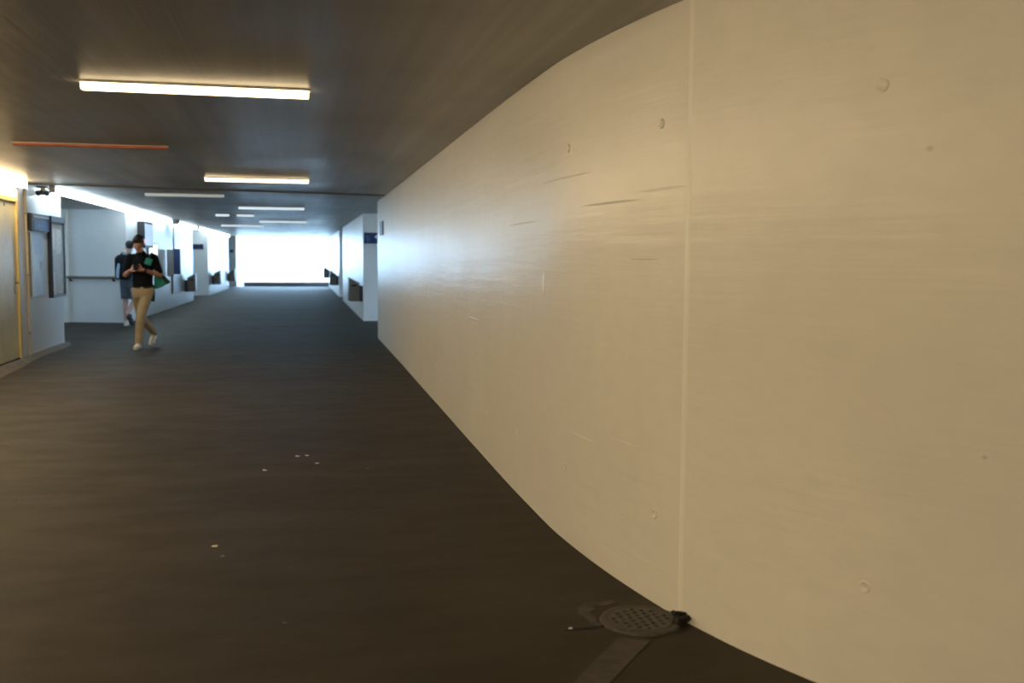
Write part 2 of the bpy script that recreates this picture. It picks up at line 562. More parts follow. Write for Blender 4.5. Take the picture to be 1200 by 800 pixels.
edges += ring_edges(0, 0, 0.135, 40)
for i in range(-3, 4):
    for j in range(-3, 4):
        x = i * 0.037; y = j * 0.037 + (0.0185 if i % 2 else 0)
        if math.hypot(x, y) < 0.115:
            edges += ring_edges(x, y, 0.0112, 10)
bmesh.ops.triangle_fill(bm, use_beauty=True, use_dissolve=False, edges=edges)
ex = bmesh.ops.extrude_face_region(bm, geom=bm.faces[:])
bmesh.ops.translate(bm, vec=(0, 0, -0.008), verts=[v for v in ex['geom'] if isinstance(v, bmesh.types.BMVert)])
obj('perforated_plate', bm, M_IRON, dr)
bm = bmesh.new()
tube(bm, [(0, 0, 0.001), (0, 0, 0.0025)], 0.136, 40)
obj('pit_dark_disc', bm, M_PIT, dr)  # black disc in place of the dark pit below the holes
bm = bmesh.new()
prf = [(0.137, 0.0), (0.137, 0.009), (0.152, 0.013), (0.166, 0.009), (0.17, 0.0)]
rg = [[bm.verts.new((r * math.cos(a), r * math.sin(a), z)) for a in [2 * math.pi * k / 48 for k in range(48)]] for r, z in prf]
for r0, r1 in zip(rg, rg[1:] + rg[:1]):
    for k in range(48):
        bm.faces.new((r0[k], r0[(k + 1) % 48], r1[(k + 1) % 48], r1[k]))
obj('outer_ring', bm, M_IRON, dr, smooth=40)

# ------------------------------------------------------------------ small litter on the floor
def scrap(name, x, y, s, mat, label, hgt=0.003):
    bm = bmesh.new()
    n = 7
    pts = [(x + s * (0.6 + 0.5 * random.random()) * math.cos(2 * math.pi * k / n) * 1.3,
            y + s * (0.6 + 0.5 * random.random()) * math.sin(2 * math.pi * k / n)) for k in range(n)]
    prism(bm, pts, 0.0, hgt)
    for v in bm.verts:
        if v.co.z > 0.001:
            v.co.z += random.random() * hgt * 1.5
    tag(obj(name, bm, mat), label, 'scrap', 'scraps on the floor')


scrap('paper_scrap', -0.21, 7.19, 0.018, M_PAPER, 'pale paper crumb on the asphalt, below and left of a close pair of crumbs')
scrap('paper_scrap', 0.16, 7.37, 0.014, M_PAPER, 'pale crumb on the asphalt nearest the close pair of crumbs, on their wall side')
scrap('paper_scrap', 0.02, 7.66, 0.014, M_PAPER, 'left one of the close pair of faint crumbs on mid floor')
scrap('paper_scrap', 0.09, 7.68, 0.012, M_PAPER, 'right one of the close pair of faint crumbs on mid floor')
scrap('paper_scrap', -0.41, 5.32, 0.015, M_PAPER, 'brightest white paper crumb, alone on the dark near floor')
scrap('paper_scrap', -0.36, 5.13, 0.010, M_MORTAR2, 'faint grey crumb just in front of the brightest white crumb')
scrap('paper_scrap', -0.05, 4.12, 0.011, M_MORTAR2, 'grey crumb on near floor closest to the bottom picture edge')
scrap('paper_scrap', -1.69, 6.6, 0.014, M_MORTAR2, 'grey crumb on the floor near the left picture edge')
scrap('paper_scrap', 0.50, 7.12, 0.013, M_MORTAR2, 'faint crumb on mid floor nearest to the curved wall')
scrap('paper_scrap', 1.09, 3.83, 0.007, M_WHITEPR, 'tiny white speck on the floor crack beside the drain cover')
bm = bmesh.new()
wx, wt = wall_x(3.80)
for k in range(9):
    a = k * 0.7
    cc = Vector((wx - 0.035 + 0.02 * math.cos(a * 2.1), 3.80 + 0.028 * math.sin(a * 1.3) , 0.012 + 0.012 * (k % 3)))
    m = Matrix.Translation(cc) @ Matrix.Rotation(a, 4, 'Z') @ Matrix.Rotation(0.5 * math.sin(a * 3), 4, 'X')
    box(bm, -0.022, 0.022, -0.009, 0.009, -0.006, 0.006, 0.002, m)
tag(fused('torn_scrap', bm, 0.004, M_PIT, smooth_it=2), 'ragged black scrap lying at the foot of the wall joint', 'scrap')

# ------------------------------------------------------------------ ceiling lights
def luminaire(name, L, mat):
    r = empty(name, (0, 0, 0), '', 'ceiling light')
    obj('housing', B(-L / 2 - 0.012, L / 2 + 0.012, -0.055, 0.055, -0.012, 0.0, 0.003), M_HOUS, r)
    bm = bmesh.new()
    prof = [(-0.048, -0.012), (-0.048, -0.040), (-0.036, -0.052), (0.036, -0.052), (0.048, -0.040), (0.048, -0.012)]
    a = [bm.verts.new((-L / 2, p[0], p[1])) for p in prof]
    b = [bm.verts.new((L / 2, p[0], p[1])) for p in prof]
    bm.faces.new(a); bm.faces.new(b[::-1])
    for i in range(6):
        bm.faces.new((a[i], b[i], b[(i + 1) % 6], a[(i + 1) % 6]))
    obj('diffuser', bm, mat, r)
    return r


GRP = 'crosswise ceiling strip lights'
warm = luminaire('ceiling_light', 1.34, M_WARM)
warm.location = (-0.56, 6.55, H)
tag(warm, 'largest glowing warm white strip light, nearest on the ceiling', 'ceiling light', GRP)
copy_tree(warm, (-0.45, 13.95, H), 'glowing cream strip light second in size on the ceiling', GRP)
dim = luminaire('ceiling_light', 1.34, M_DIM)
dim.location = (-0.42, 21.8, H)
tag(dim, 'pale blue-white strip light on the ceiling, next beyond the glowing cream one', 'ceiling light', GRP)
copy_tree(dim, (-0.25, 29.9, H), 'pale strip light on ceiling nearest above the bright exit', GRP)
copy_tree(dim, (-1.60, 34.2, H), 'pale pinkish strip light near exit, left of the last row', GRP)
offl = luminaire('ceiling_light', 1.26, M_OFF)
offl.location = (-1.75, 17.7, H)
tag(offl, 'dull grey faint strip light on the ceiling beyond the dark joint line', 'ceiling light', GRP)
orl = luminaire('ceiling_light', 1.36, M_ORANGE)
orl.location = (-1.84, 10.2, H); orl.scale = (1, 0.8, 0.6)
tag(orl, 'unlit strip light with orange-red cover on the ceiling', 'ceiling light', GRP)
brk = empty('ceiling_light', (-1.4, 25.8, H), 'dim broken strip light showing as two short pale dashes', 'ceiling light', GRP)
obj('housing', B(-0.5, 0.5, -0.055, 0.055, -0.012, 0, 0.003), M_HOUS, brk)
for a, b in ((-0.44, -0.12), (0.06, 0.47)):
    obj('diffuser', B(a, b, -0.045, 0.045, -0.05, -0.012, 0.01), M_DIM, brk)
# rows carry on behind the camera, plus unseen lamps added to brighten the wall
copy_tree(warm, (-0.60, -0.9, H), 'warm strip light on the ceiling behind the viewpoint', GRP)
copy_tree(warm, (-1.9, 2.4, H), 'warm strip light on the ceiling above the near floor', GRP)
copy_tree(warm, (-1.9, -5.2, H), 'warm strip light on the ceiling at the back end', GRP)
copy_tree(warm, (-0.60, -3.4, H), 'added unseen warm strip light on the ceiling midway to the back end', GRP)  # extra lamp out of view, added to lift the curved wall
copy_tree(warm, (0.9, -1.9, H), 'added unseen warm strip light on the ceiling beside the rear branch', GRP)  # another added lamp out of view, for the wall's near part
copy_tree(warm, (3.2, -2.0, H), 'warm strip light on the ceiling of the rear branch', GRP)


# ------------------------------------------------------------------ wall strip lights (long rows under the ceiling edge)
def strip_row(p0, p1, mat, label, z=H, w=0.09, h=0.10):
    a = Vector(p0); b = Vector(p1)
    L = (b - a).length
    r = empty('wall_strip_light', (a.x, a.y, z), label, 'strip light', 'long strip lights along the left wall',
              rz=math.atan2(b.y - a.y, b.x - a.x) - math.pi / 2)
    obj('housing', B(-w / 2, w / 2, 0, L, -0.018, 0.0, 0.003), M_HOUS, r)
    bm = bmesh.new()
    prism_y(bm, [(-w / 2 + 0.004, -0.018), (-w / 2 + 0.004, -h + 0.015), (-w / 2 + 0.02, -h), (w / 2 - 0.02, -h), (w / 2 - 0.004, -h + 0.015), (w / 2 - 0.004, -0.018)], 0.01, L - 0.01)
    obj('diffuser', bm, mat, r)
    for y in (0.0, L - 0.012):
        obj('end_cap', B(-w / 2, w / 2, y, y + 0.012, -h - 0.002, -0.018, 0.002), M_HOUS, r)
    return r


strip_row((-3.72, -7.5), (-3.70, 15.45), M_WARM2, 'warm strip light above the yellow framed door')
strip_row((8.6, -7.88), (-3.3, -7.88), M_WARM2, 'added unseen warm strip light along the back end wall')  # strip out of view, added for more light on the near curved wall
strip_row((-3.55, 16.45), (-3.385, 30.0), M_COOL, 'long white strip light crossing the side passage mouth')
strip_row((-3.37, 30.9), (-3.27, 36.4), M_COOL, 'shorter white strip light beyond the hanging box pole')
strip_row((-3.25, 37.2), (-2.96, 49.7), M_COOL, 'white strip light farthest along the left wall near exit')

# ------------------------------------------------------------------ left door
dz = empty('door_1', (-3.82, 14.66, 0), 'cream and yellow metal door in the left wall', 'door')
dz['kind'] = 'structure'
obj('door_leaf', B(-0.02, 0.022, -0.66, 0.66, 0.06, 2.24, 0.004), M_DOOR, dz)
bm = bmesh.new()
box(bm, -0.02, 0.045, 0.665, 0.735, 0.0, 2.31, 0.004); box(bm, -0.02, 0.045, -0.735, -0.665, 0.0, 2.31, 0.004)
box(bm, -0.02, 0.0445, -0.665, 0.665, 2.245, 2.31, 0.004)
obj('door_frame', bm, M_DOORFR, dz)
obj('door_gap_dark', B(-0.02, 0.03, -0.665, 0.665, 0.0, 0.055), M_PIT, dz)  # near-black strip in place of the dark gap under the door
hp = obj('handle_plate', B(0.022, 0.028, 0.50, 0.545, 0.96, 1.22, 0.002), M_STEEL, dz)
bm = bmesh.new()
tube(bm, [(0.026, 0.522, 1.12), (0.07, 0.522, 1.12), (0.075, 0.50, 1.12), (0.075, 0.40, 1.118)], 0.010, 10)
obj('lever', bm, M_BLACK, hp, smooth=50)
obj('number_plate', B(0.022, 0.025, 0.10, 0.145, 2.165, 2.215), M_BLACK, dz)
bm = bmesh.new()
tube(bm, [(-3.802, 15.92, 0.0), (-3.802, 15.92, H)], 0.016, 12)
cd = tag(obj('conduit_pipe', bm, M_CONDUIT, smooth=50), 'thin tan conduit running up the left wall beside the door', 'pipe')
for z in (0.35, 1.2, 2.1):
    obj('pipe_clip', B(-3.825, -3.782, 15.90, 15.94, z, z + 0.03, 0.003), M_STEEL, cd)

# ------------------------------------------------------------------ security camera at the ceiling edge
cam_o = empty('security_camera', (-3.715, 16.62, H), 'dark twin security camera under the ceiling above the blue sign', 'security camera')
obj('mounting_plate', B(-0.07, 0.09, -0.10, 0.20, -0.02, 0.0, 0.004), M_BLACK, cam_o)
obj('junction_box', B(-0.03, 0.05, -0.04, 0.04, -0.13, -0.015, 0.006), M_CAMTAN, cam_o)
for s in (-1, 1):
    bm = bmesh.new()
    tube(bm, [(0.01 + s * 0.03, 0.06, -0.08), (0.01 + s * 0.062, -0.09, -0.105)], [0.034, 0.042], 16)
    h1 = obj('camera_housing', bm, M_BLACK, cam_o, smooth=40)
    bm = bmesh.new()
    tube(bm, [(0.01 + s * 0.062, -0.09, -0.105), (0.01 + s * 0.064, -0.10, -0.107)], 0.028, 16)
    obj('lens', bm, M_PHGLASS, h1, smooth=40)

# ------------------------------------------------------------------ signs and cases on the left wall
sg = empty('wall_sign', (-3.795, 16.61, 2.0), 'blue header sign in dark frame beside the tan conduit', 'sign')
obj('sign_frame', B(-0.02, 0.045, -0.57, 0.53, -0.13, 0.13, 0.006), M_CASEFR, sg)
obj('sign_face', B(0.04, 0.05, -0.47, 0.44, -0.115, 0.02, 0.002), M_BLUE, sg)
obj('printed_line', B(0.05, 0.052, -0.30, 0.10, -0.06, -0.035), M_PALEBLUE, sg)
obj('clip_rail', B(0.04, 0.054, -0.5, 0.47, 0.065, 0.095, 0.003), M_BOXGREY, sg)
ps = empty('poster', (-3.793, 16.48, 1.36), 'pale blue-white poster panel below the blue header sign', 'poster')
obj('panel', B(-0.004, 0.014, -0.38, 0.36, -0.48, 0.49, 0.003), M_POSTER, ps)
obj('printed_block', B(0.014, 0.0155, -0.22, 0.22, 0.15, 0.40), simple('poster_light_blue', (0.42, 0.53, 0.70), 0.4, var=0.1), ps)
obj('printed_emblem', B(0.014, 0.0155, 0.10, 0.20, -0.05, 0.05), simple('poster_grey', (0.36, 0.40, 0.46), 0.5, var=0.2), ps)
cs = empty('notice_case', (-3.785, 17.66, 1.48), 'tall dark framed glass notice case at the wall end', 'notice case')
bm = bmesh.new()
box(bm, -0.02, 0.06, -0.50, -0.46, -0.65, 0.65, 0.004); box(bm, -0.02, 0.06, 0.40, 0.43, -0.65, 0.65, 0.004)
box(bm, -0.02, 0.06, -0.46, 0.40, -0.65, -0.61, 0.004); box(bm, -0.02, 0.06, -0.46, 0.40, 0.55, 0.65, 0.004)
obj('case_frame', bm, M_CASEFR, cs)
obj('backing', B(-0.015, 0.02, -0.46, 0.40, -0.61, 0.55), M_BACKING, cs)
for a, b, c0, d in ((-0.38, -0.10, 0.12, 0.46), (-0.02, 0.30, 0.05, 0.45), (-0.36, -0.20, -0.58, -0.25)):
    obj('notice_sheet', B(0.02, 0.022, a, b, c0, d), M_PAPER, cs)
mg, nt, b = new_mat('case_glass')
b.inputs['Base Color'].default_value = (1, 1, 1, 1)
b.inputs['Roughness'].default_value = 0.05
b.inputs['Alpha'].default_value = 0.12
obj('glass_pane', B(0.046, 0.049, -0.462, 0.402, -0.612, 0.552), mg, cs)

# blue wall sign flush on the end of the right wall
x1, t1 = wall_x(17.78)
bl = empty('platform_sign', (x1, 17.78, 2.02), 'thin blue sign flat on the far end of the long curved wall', 'sign', 'blue signs',
           rz=math.atan2(t1.y, t1.x) + math.pi / 2)
obj('sign_panel', B(-0.022, 0.01, -0.32, 0.32, -0.12, 0.12, 0.004), M_NAVY, bl)
obj('printed_bar', B(-0.024, -0.022, -0.2, 0.2, -0.05, 0.05), M_PALEBLUE, bl)
# blue sign on the right wall end facing the camera
bs = empty('platform_sign', (1.81, 24.1, 1.97), 'blue sign with pale marks on the right passage wall end', 'sign', 'blue signs')
obj('sign_panel', B(-0.15, 0.42, -0.03, 0.01, -0.13, 0.13, 0.004), M_BLUE, bs)
obj('printed_bar', B(-0.10, -0.055, -0.032, -0.03, -0.09, 0.06), M_PALEBLUE, bs)
obj('printed_bar', B(-0.04, -0.02, -0.032, -0.03, -0.09, 0.06), M_PALEBLUE, bs)
bm = bmesh.new()
prism(bm, [(0.085, 0), (0.15, 0.045), (0.15, -0.045)], -0.001, 0.001)
bmesh.ops.rotate(bm, cent=(0, 0, 0), matrix=Matrix.Rotation(math.pi / 2, 3, 'X'), verts=bm.verts[:])
bmesh.ops.translate(bm, vec=(0, -0.031, 0.03), verts=bm.verts[:])
obj('printed_arrow', bm, M_WHITEPR, bs)
# blue sign on the far left wall end
b2 = empty('platform_sign', (-3.53, 40.6, 1.885), 'navy sign on the blue-grey wall end left of exit', 'sign', 'blue signs')
obj('sign_panel', B(-0.25, 0.16, -0.03, 0.01, -0.10, 0.10, 0.004), M_NAVY, b2)
b3 = empty('platform_sign', (-3.02, 53.0, 1.80), 'tiny blue sign on the last wall end before exit', 'sign', 'blue signs')
obj('sign_panel', B(-0.09, 0.08, -0.03, 0.01, -0.07, 0.07, 0.004), M_BLUE, b3)

# departure display cabinet and glowing white box on the left middle wall
dc = empty('display_cabinet', (-3.62, 25.45, 1.71), 'black overhead display cabinet behind the man with the phone', 'display')
bm = bmesh.new()
box(bm, 0.0, 0.165, 0, 1.25, 0, 0.63, 0.01)
obj('cabinet', bm, M_BLACK, dc)
obj('screen', B(0.165, 0.172, 0.05, 1.18, 0.06, 0.57, 0.002), M_SCREEN, dc)
obj('indicator_lamp', B(0.125, 0.172, -0.008, 0.05, 0.10, 0.20, 0.004), M_RED, dc)
lp = empty('glowing_box', (-3.585, 27.55, 1.55), 'white glowing box on left wall beyond the display', 'light box')
obj('box_frame', B(-0.02, 0.05, -0.70, 0.70, -0.30, 0.30, 0.005), M_HOUS, lp)
obj('lit_face', B(0.05, 0.056, -0.66, 0.66, -0.26, 0.26), M_GLOWFACE, lp)  # white face with an even glow
for o in (dc, lp):
    o.rotation_euler.z = -math.atan2(0.30, 12.2)

# hanging box on a ceiling pole
hb = empty('hanging_box', (-3.30, 30.0, 0.98), 'grey and blue box on a thin ceiling pole by the left wall', 'information box')
obj('grey_panel', B(-0.185, 0.0, -0.10, 0.10, -0.04, 0.72, 0.008), M_BOXGREY, hb)
obj('blue_panel', B(0.0, 0.18, -0.09, 0.11, 0.02, 0.74, 0.008), M_BLUE, hb)
bm = bmesh.new(); tube(bm, [(0.0, 0.0, 0.70), (0.0, 0.0, H - 0.98)], 0.022, 12)
obj('pole', bm, M_RAIL, hb, smooth=50)
obj('ceiling_bracket', B(-0.02, 0.17, -0.08, 0.08, H - 0.98 - 0.14, H - 0.98, 0.006), M_BLACK, hb)
# low grey panel beside the first left bin
gp = empty('wall_panel', (-3.47, 31.9, 0.66), 'low flat grey panel on the left wall beside a brown bin', 'panel')
gp.rotation_euler.z = -math.atan2(0.30, 12.2)
obj('panel_plate', B(-0.02, 0.05, -0.9, 1.1, -0.25, 0.30, 0.006), M_BOXGREY, gp)
obj('panel_lip', B(0.05, 0.06, -0.9, 1.1, 0.26, 0.30, 0.003), M_HOUS, gp)


# ------------------------------------------------------------------ wall litter bins
def litter_bin(side):
    """side +1: hangs on the right wall; sloped lid, higher towards the walkway"""
    r = empty('litter_bin', (0, 0, 0), '', 'litter bin')
    s = side
    prof = [(0.0, 0.0), (0.0, 0.36), (-0.24 * s, 0.47), (-0.33 * s, 0.54), (-0.34 * s, 0.02), (-0.30 * s, 0.0)]
    bm = bmesh.new(); prism_y(bm, [(p[0] - 0.085 * s, p[1]) for p in [(0, 0.0), (0, 0.42), (-0.24 * s, 0.55), (-0.255 * s, 0.02), (-0.23 * s, 0.0)]], 0, 0.55)
    obj('bin_body', bm, M_BIN, r)
    bm = bmesh.new(); prism_y(bm, [(0, 0), (0, 0.36), (-0.085 * s, 0.38), (-0.085 * s, 0)], 0.005, 0.55)
    obj('back_box', bm, M_BINSIDE, r)
    bm = bmesh.new(); prism_y(bm, [(-0.08 * s, 0.425), (-0.08 * s, 0.445), (-0.33 * s, 0.58), (-0.345 * s, 0.56)], -0.01, 0.56)
    obj('lid', bm, M_BOXGREY, r)
    obj('litter_slot', B(min(-0.15 * s, -0.28 * s), max(-0.15 * s, -0.28 * s), -0.003, 0.002, 0.36, 0.40), M_PIT, r)
    return r


BG = 'litter bins on the passage walls'
rb = litter_bin(1)
rb.location = (1.638, 24.25, 0.46); rb['group'] = BG
rb['label'] = 'largest brown-grey litter bin, on the near corner of the right wall'
copy_tree(rb, (1.754, 40.1, 0.42), 'small litter bin on the right wall, second along towards exit', BG)
copy_tree(rb, (1.81, 50.0, 0.50), 'farthest litter bin on the right wall, against the bright exit', BG)
lb = litter_bin(-1)
lb.location = (-3.404, 33.8, 0.38); lb['group'] = BG
lb['label'] = 'brown litter bin on the left wall before the blue-grey wall end'
copy_tree(lb, (-3.165, 41.8, 0.40), 'dark litter bin on left wall just past the navy sign', BG)
copy_tree(lb, (-3.008, 49.1, 0.36), 'farthest litter bin on the left wall beside exit', BG)

# ------------------------------------------------------------------ passage wall: handrail and pale pilaster
obj('trim_pilaster', B(-5.10, -4.955, 24.26, 24.36, 0, H), M_JOINT, kind='structure')
hr = empty('handrail', (-3.70, 24.0, 1.02), 'dark grey handrail on the side passage back wall', 'handrail', rz=math.atan2(24.36 - 24.0, -4.98 + 3.66))
bm = bmesh.new(); tube(bm, [(0.02, 0.07, 0.0), (1.42, 0.07, 0.0)], 0.030, 14)
obj('rail', bm, M_RAIL, hr, smooth=50)
for xx in (0.25, 1.24):
    bm = bmesh.new(); tube(bm, [(xx, -0.02, -0.07), (xx, 0.05, -0.07), (xx, 0.07, -0.02)], 0.02, 10)
    obj('bracket', bm, M_BLACK, hr, smooth=50)

# ------------------------------------------------------------------ people
def hand(bm, wrist, palm, fdir, up, thumb_dir, curl=0.6, side=1):
    """palm plus five separate bent fingers; fdir fingers' direction, up the back of the hand"""
    w = Vector(wrist); f = Vector(fdir).normalized(); u = Vector(up).normalized()
    s = f.cross(u).normalized() * side
    c = w + f * 0.045
    rot = Matrix((s, f, u)).transposed().to_4x4()
    ball(bm, c, (0.040, 0.052, 0.016), rot)
    tube(bm, [w - f * 0.02, w + f * 0.03], [0.027, 0.026], 12)
    for k, (off, ln) in enumerate(((0.029, 0.072), (0.010, 0.080), (-0.010, 0.075), (-0.028, 0.060))):
        b0 = w + f * 0.078 + s * off
        p1 = b0 + (f * math.cos(0.3 * curl) - u * math.sin(0.3 * curl)) * ln * 0.45
        p2 = p1 + (f * math.cos(1.2 * curl) - u * math.sin(1.2 * curl)) * ln * 0.33
        p3 = p2 + (f * math.cos(2.0 * curl) - u * math.sin(2.0 * curl)) * ln * 0.25
        limb(bm, [b0 - f * 0.02, p1, p2, p3], [0.0095, 0.009, 0.008, 0.007], 8)
    t = Vector(thumb_dir).normalized()
    b0 = w + f * 0.025 + s * 0.032
    limb(bm, [b0, b0 + t * 0.034, b0 + t * 0.058 + f * 0.012], [0.013, 0.0105, 0.0085], 8)


def head(bm, c, pitch, yaw):
    """skull, jaw, nose, brow, ears in one fused piece; faces -Y when yaw = 0"""
    R = Matrix.Translation(c) @ Matrix.Rotation(yaw, 4, 'Z') @ Matrix.Rotation(pitch, 4, 'X')

    def p(x, y, z):
        return R @ Vector((x, y, z))
    R3 = R.to_3x3().to_4x4()
    ball(bm, p(0, 0.015, 0.035), (0.076, 0.096, 0.090), R3, 20)
    ball(bm, p(0, -0.025, -0.03), (0.063, 0.068, 0.085), R3, 20)
    ball(bm, p(0, -0.052, -0.088), (0.036, 0.034, 0.028), R3)
    tube(bm, [p(0, -0.088, 0.018), p(0, -0.108, -0.028)], [0.010, 0.015], 10)
    ball(bm, p(0, -0.104, -0.030), (0.018, 0.014, 0.011), R3)
    ball(bm, p(0, -0.082, 0.030), (0.052, 0.014, 0.010), R3)
    ball(bm, p(0, -0.088, -0.058), (0.025, 0.010, 0.010), R3)
    for s in (-1, 1):
        ball(bm, p(s * 0.078, 0.012, -0.008), (0.012, 0.022, 0.034), R3)
        ball(bm, p(s * 0.040, -0.062, -0.026), (0.021, 0.020, 0.022), R3)
        ball(bm, p(s * 0.031, -0.0755, 0.0145), (0.018, 0.0165, 0.0105), R3)
        ball(bm, p(s * 0.031, -0.0735, -0.010), (0.017, 0.0135, 0.007), R3)
    return R


def eyes(R, parent):
    for s in (-1, 1):
        bm = bmesh.new(); ball(bm, R @ Vector((s * 0.031, -0.0745, 0.003)), 0.0118, None, 12)
        e = obj('eye', bm, M_EYEW, parent, smooth=180)
        bm = bmesh.new(); ball(bm, R @ Vector((s * 0.031, -0.0835, 0.0)), 0.0052, None, 10)
        obj('pupil', bm, M_EYED, e, smooth=180)
    bm = bmesh.new(); ball(bm, R @ Vector((0, -0.094, -0.060)), (0.024, 0.006, 0.006), R.to_3x3().to_4x4(), 12)
    obj('lips', bm, M_LIP, parent, smooth=180)


def shoe(name, heel, toe, mat, parent, sole_mat, lift=0.0):
    """low trainer from heel to toe along the ground or tipped on its toe"""
    h = Vector(heel); t = Vector(toe)
    d = (t - h); L = d.length; d.normalize()
    s = d.cross(Vector((0, 0, 1))).normalized(); u = s.cross(d).normalized()
    rot = Matrix((s, d, u)).transposed().to_4x4()
    bm = bmesh.new()

    def q(a, b, c):
        return h + s * a + d * b * L + u * c
    ball(bm, q(0, 0.22, 0.045), (0.040, 0.068, 0.050), rot)
    ball(bm, q(0, 0.52, 0.045), (0.044, 0.095, 0.042), rot)
    ball(bm, q(0, 0.78, 0.034), (0.047, 0.068, 0.032), rot)
    tube(bm, [q(0, 0.2, 0.04), q(0, 0.17, 0.105)], [0.044, 0.041], 16)
    o = fused(name, bm, 0.007, mat, parent, 4)
    bm = bmesh.new()
    out = [(0.0, -0.01), (0.035, 0.03), (0.038, 0.25), (0.034, 0.5), (0.046, 0.75), (0.036, 0.93), (0.012, 1.0)]
    pts = out + [(-a, b) for a, b in out[::-1]]
    lo = [bm.verts.new(q(a, b, 0.0)) for a, b in pts]
    hi = [bm.verts.new(q(a, b, 0.022)) for a, b in pts]
    bm.faces.new(lo); bm.faces.new(hi[::-1])
    for i in range(len(pts)):
        j = (i + 1) % len(pts)
        bm.faces.new((lo[i], hi[i], hi[j], lo[j]))
    obj('sole', bm, sole_mat, o, smooth=40)
    return o


def place(o, loc, rz=0.0):
    o.location = loc
    o.rotation_euler = (0, 0, rz)


# ---- man looking at his phone, walking towards the camera (local axes: x to the viewer's right, -y towards the camera)
V = Vector
shL, shR = V((-0.155, 0.0, 1.475)), V((0.215, 0.0, 1.475))
elL, elR = V((-0.225, -0.02, 1.20)), V((0.305, -0.01, 1.20))
wrL, wrR = V((-0.115, -0.25, 1.275)), V((0.075, -0.25, 1.285))
hipL, hipR = V((-0.055, 0.01, 0.95)), V((0.115, 0.0, 0.95))
knF, anF = V((0.005, -0.13, 0.52)), V((-0.045, -0.06, 0.10))       # forward leg (his left)
knB, anB = V((-0.035, 0.17, 0.53)), V((0.125, 0.46, 0.235))          # trailing leg (his right)
hc = V((-0.012, -0.055, 1.705))
bm = bmesh.new()
R1 = head(bm, hc, math.radians(24), math.radians(-4))
limb(bm, [V((0.02, 0.01, 1.50)), V((0.0, -0.02, 1.62))], [0.062, 0.056])
ball(bm, (0.03, 0.0, 1.36), (0.155, 0.10, 0.17)); ball(bm, (0.03, 0.0, 1.12), (0.135, 0.095, 0.17)); ball(bm, (0.03, 0.0, 0.98), (0.145, 0.10, 0.12))
tube(bm, [(-0.13, 0, 1.46), (0.19, 0, 1.46)], 0.06)
limb(bm, [shL, elL, wrL], [0.054, 0.043, 0.028]); limb(bm, [shR, elR, wrR], [0.054, 0.043, 0.028])
limb(bm, [elL.lerp(wrL, 0.25)], [0.046]); limb(bm, [elR.lerp(wrR, 0.25)], [0.046])
hand(bm, wrL, None, (0.75, -0.35, 0.22), (-0.15, -0.9, 0.3), (0.35, -0.2, 0.9), 0.7, -1)
hand(bm, wrR, None, (-0.75, -0.35, 0.15), (0.15, -0.9, 0.3), (-0.35, -0.2, 0.9), 0.7, 1)
limb(bm, [hipR, knF, anF], [0.075, 0.05, 0.036]); limb(bm, [hipL, knB, anB], [0.075, 0.05, 0.036])
limb(bm, [anF, anF + V((0, -0.10, -0.05))], [0.034, 0.026]); limb(bm, [anB, anB + V((-0.02, -0.02, -0.12))], [0.034, 0.026])
man = fused('person', bm, 0.006, M_SKIN, None, 4)
tag(man, 'man in black polo and khaki trousers walking while looking at his phone', 'person')
eyes(R1, man)
# hair: cap over the skull with a fringe
bm = bmesh.new()
R3 = R1.to_3x3().to_4x4()
ball(bm, R1 @ V((0, 0.028, 0.052)), (0.086, 0.102, 0.092), R3, 20)
ball(bm, R1 @ V((0, -0.050, 0.095)), (0.068, 0.050, 0.040), R3)
for k in range(7):
    a = -0.054 + 0.018 * k
    limb(bm, [R1 @ V((a, -0.05, 0.105)), R1 @ V((a * 1.08 + 0.005, -0.088, 0.062 - 0.012 * (k % 2)))], [0.017, 0.011], 8)
for s in (-1, 1):
    limb(bm, [R1 @ V((s * 0.078, 0.0, 0.05)), R1 @ V((s * 0.077, -0.012, 0.0))], [0.02, 0.010], 8)
fused('hair', bm, 0.007, M_HAIR, man, 3, cuts=[(R1 @ V((0, 0.0, -0.01)), -(R1.to_3x3() @ V((0, 0.35, 0.94))))])
# polo shirt
bm = bmesh.new()
ball(bm, (0.03, 0.0, 1.36), (0.178, 0.122, 0.185)); ball(bm, (0.032, 0.0, 1.14), (0.160, 0.120, 0.22))
tube(bm, [(0.033, 0.0, 1.34), (0.035, 0.0, 1.10), (0.035, 0.0, 0.96)], [0.168, 0.155, 0.160], 24, (1.0, 0.74))
tube(bm, [(-0.15, 0, 1.472), (0.21, 0, 1.472)], 0.068); limb(bm, [V((0.02, 0.01, 1.49)), V((0.015, 0.0, 1.545))], [0.085, 0.070])
cL, cR = shL.lerp(elL, 0.80), shR.lerp(elR, 0.80)
limb(bm, [shL, cL], [0.070, 0.061]); limb(bm, [shR, cR], [0.070, 0.061])
shirt = fused('polo_shirt', bm, 0.008, M_SHIRT, man, 5, cuts=[((0, 0, 0.985), (0, 0, -1))])
bm = bmesh.new()
for s in (-1, 1):
    tube(bm, [V((0.015 + s * 0.068, 0.02, 1.555)), V((0.015 + s * 0.062, -0.045, 1.545)), V((0.012 + s * 0.02, -0.085, 1.505))], [0.016, 0.017, 0.012], 10)
fused('collar', bm, 0.006, M_SHIRT, shirt, 2)
bm = bmesh.new()
tube(bm, [(0.035, 0.0, 0.968), (0.035, 0.0, 1.005)], 0.158, 28, (1.0, 0.78))
bt = obj('belt', bm, M_BELT, man, smooth=40)
bm = B(0.010, 0.055, -0.132, -0.122, 0.970, 1.003, 0.003); obj('buckle', bm, M_STEEL, bt)
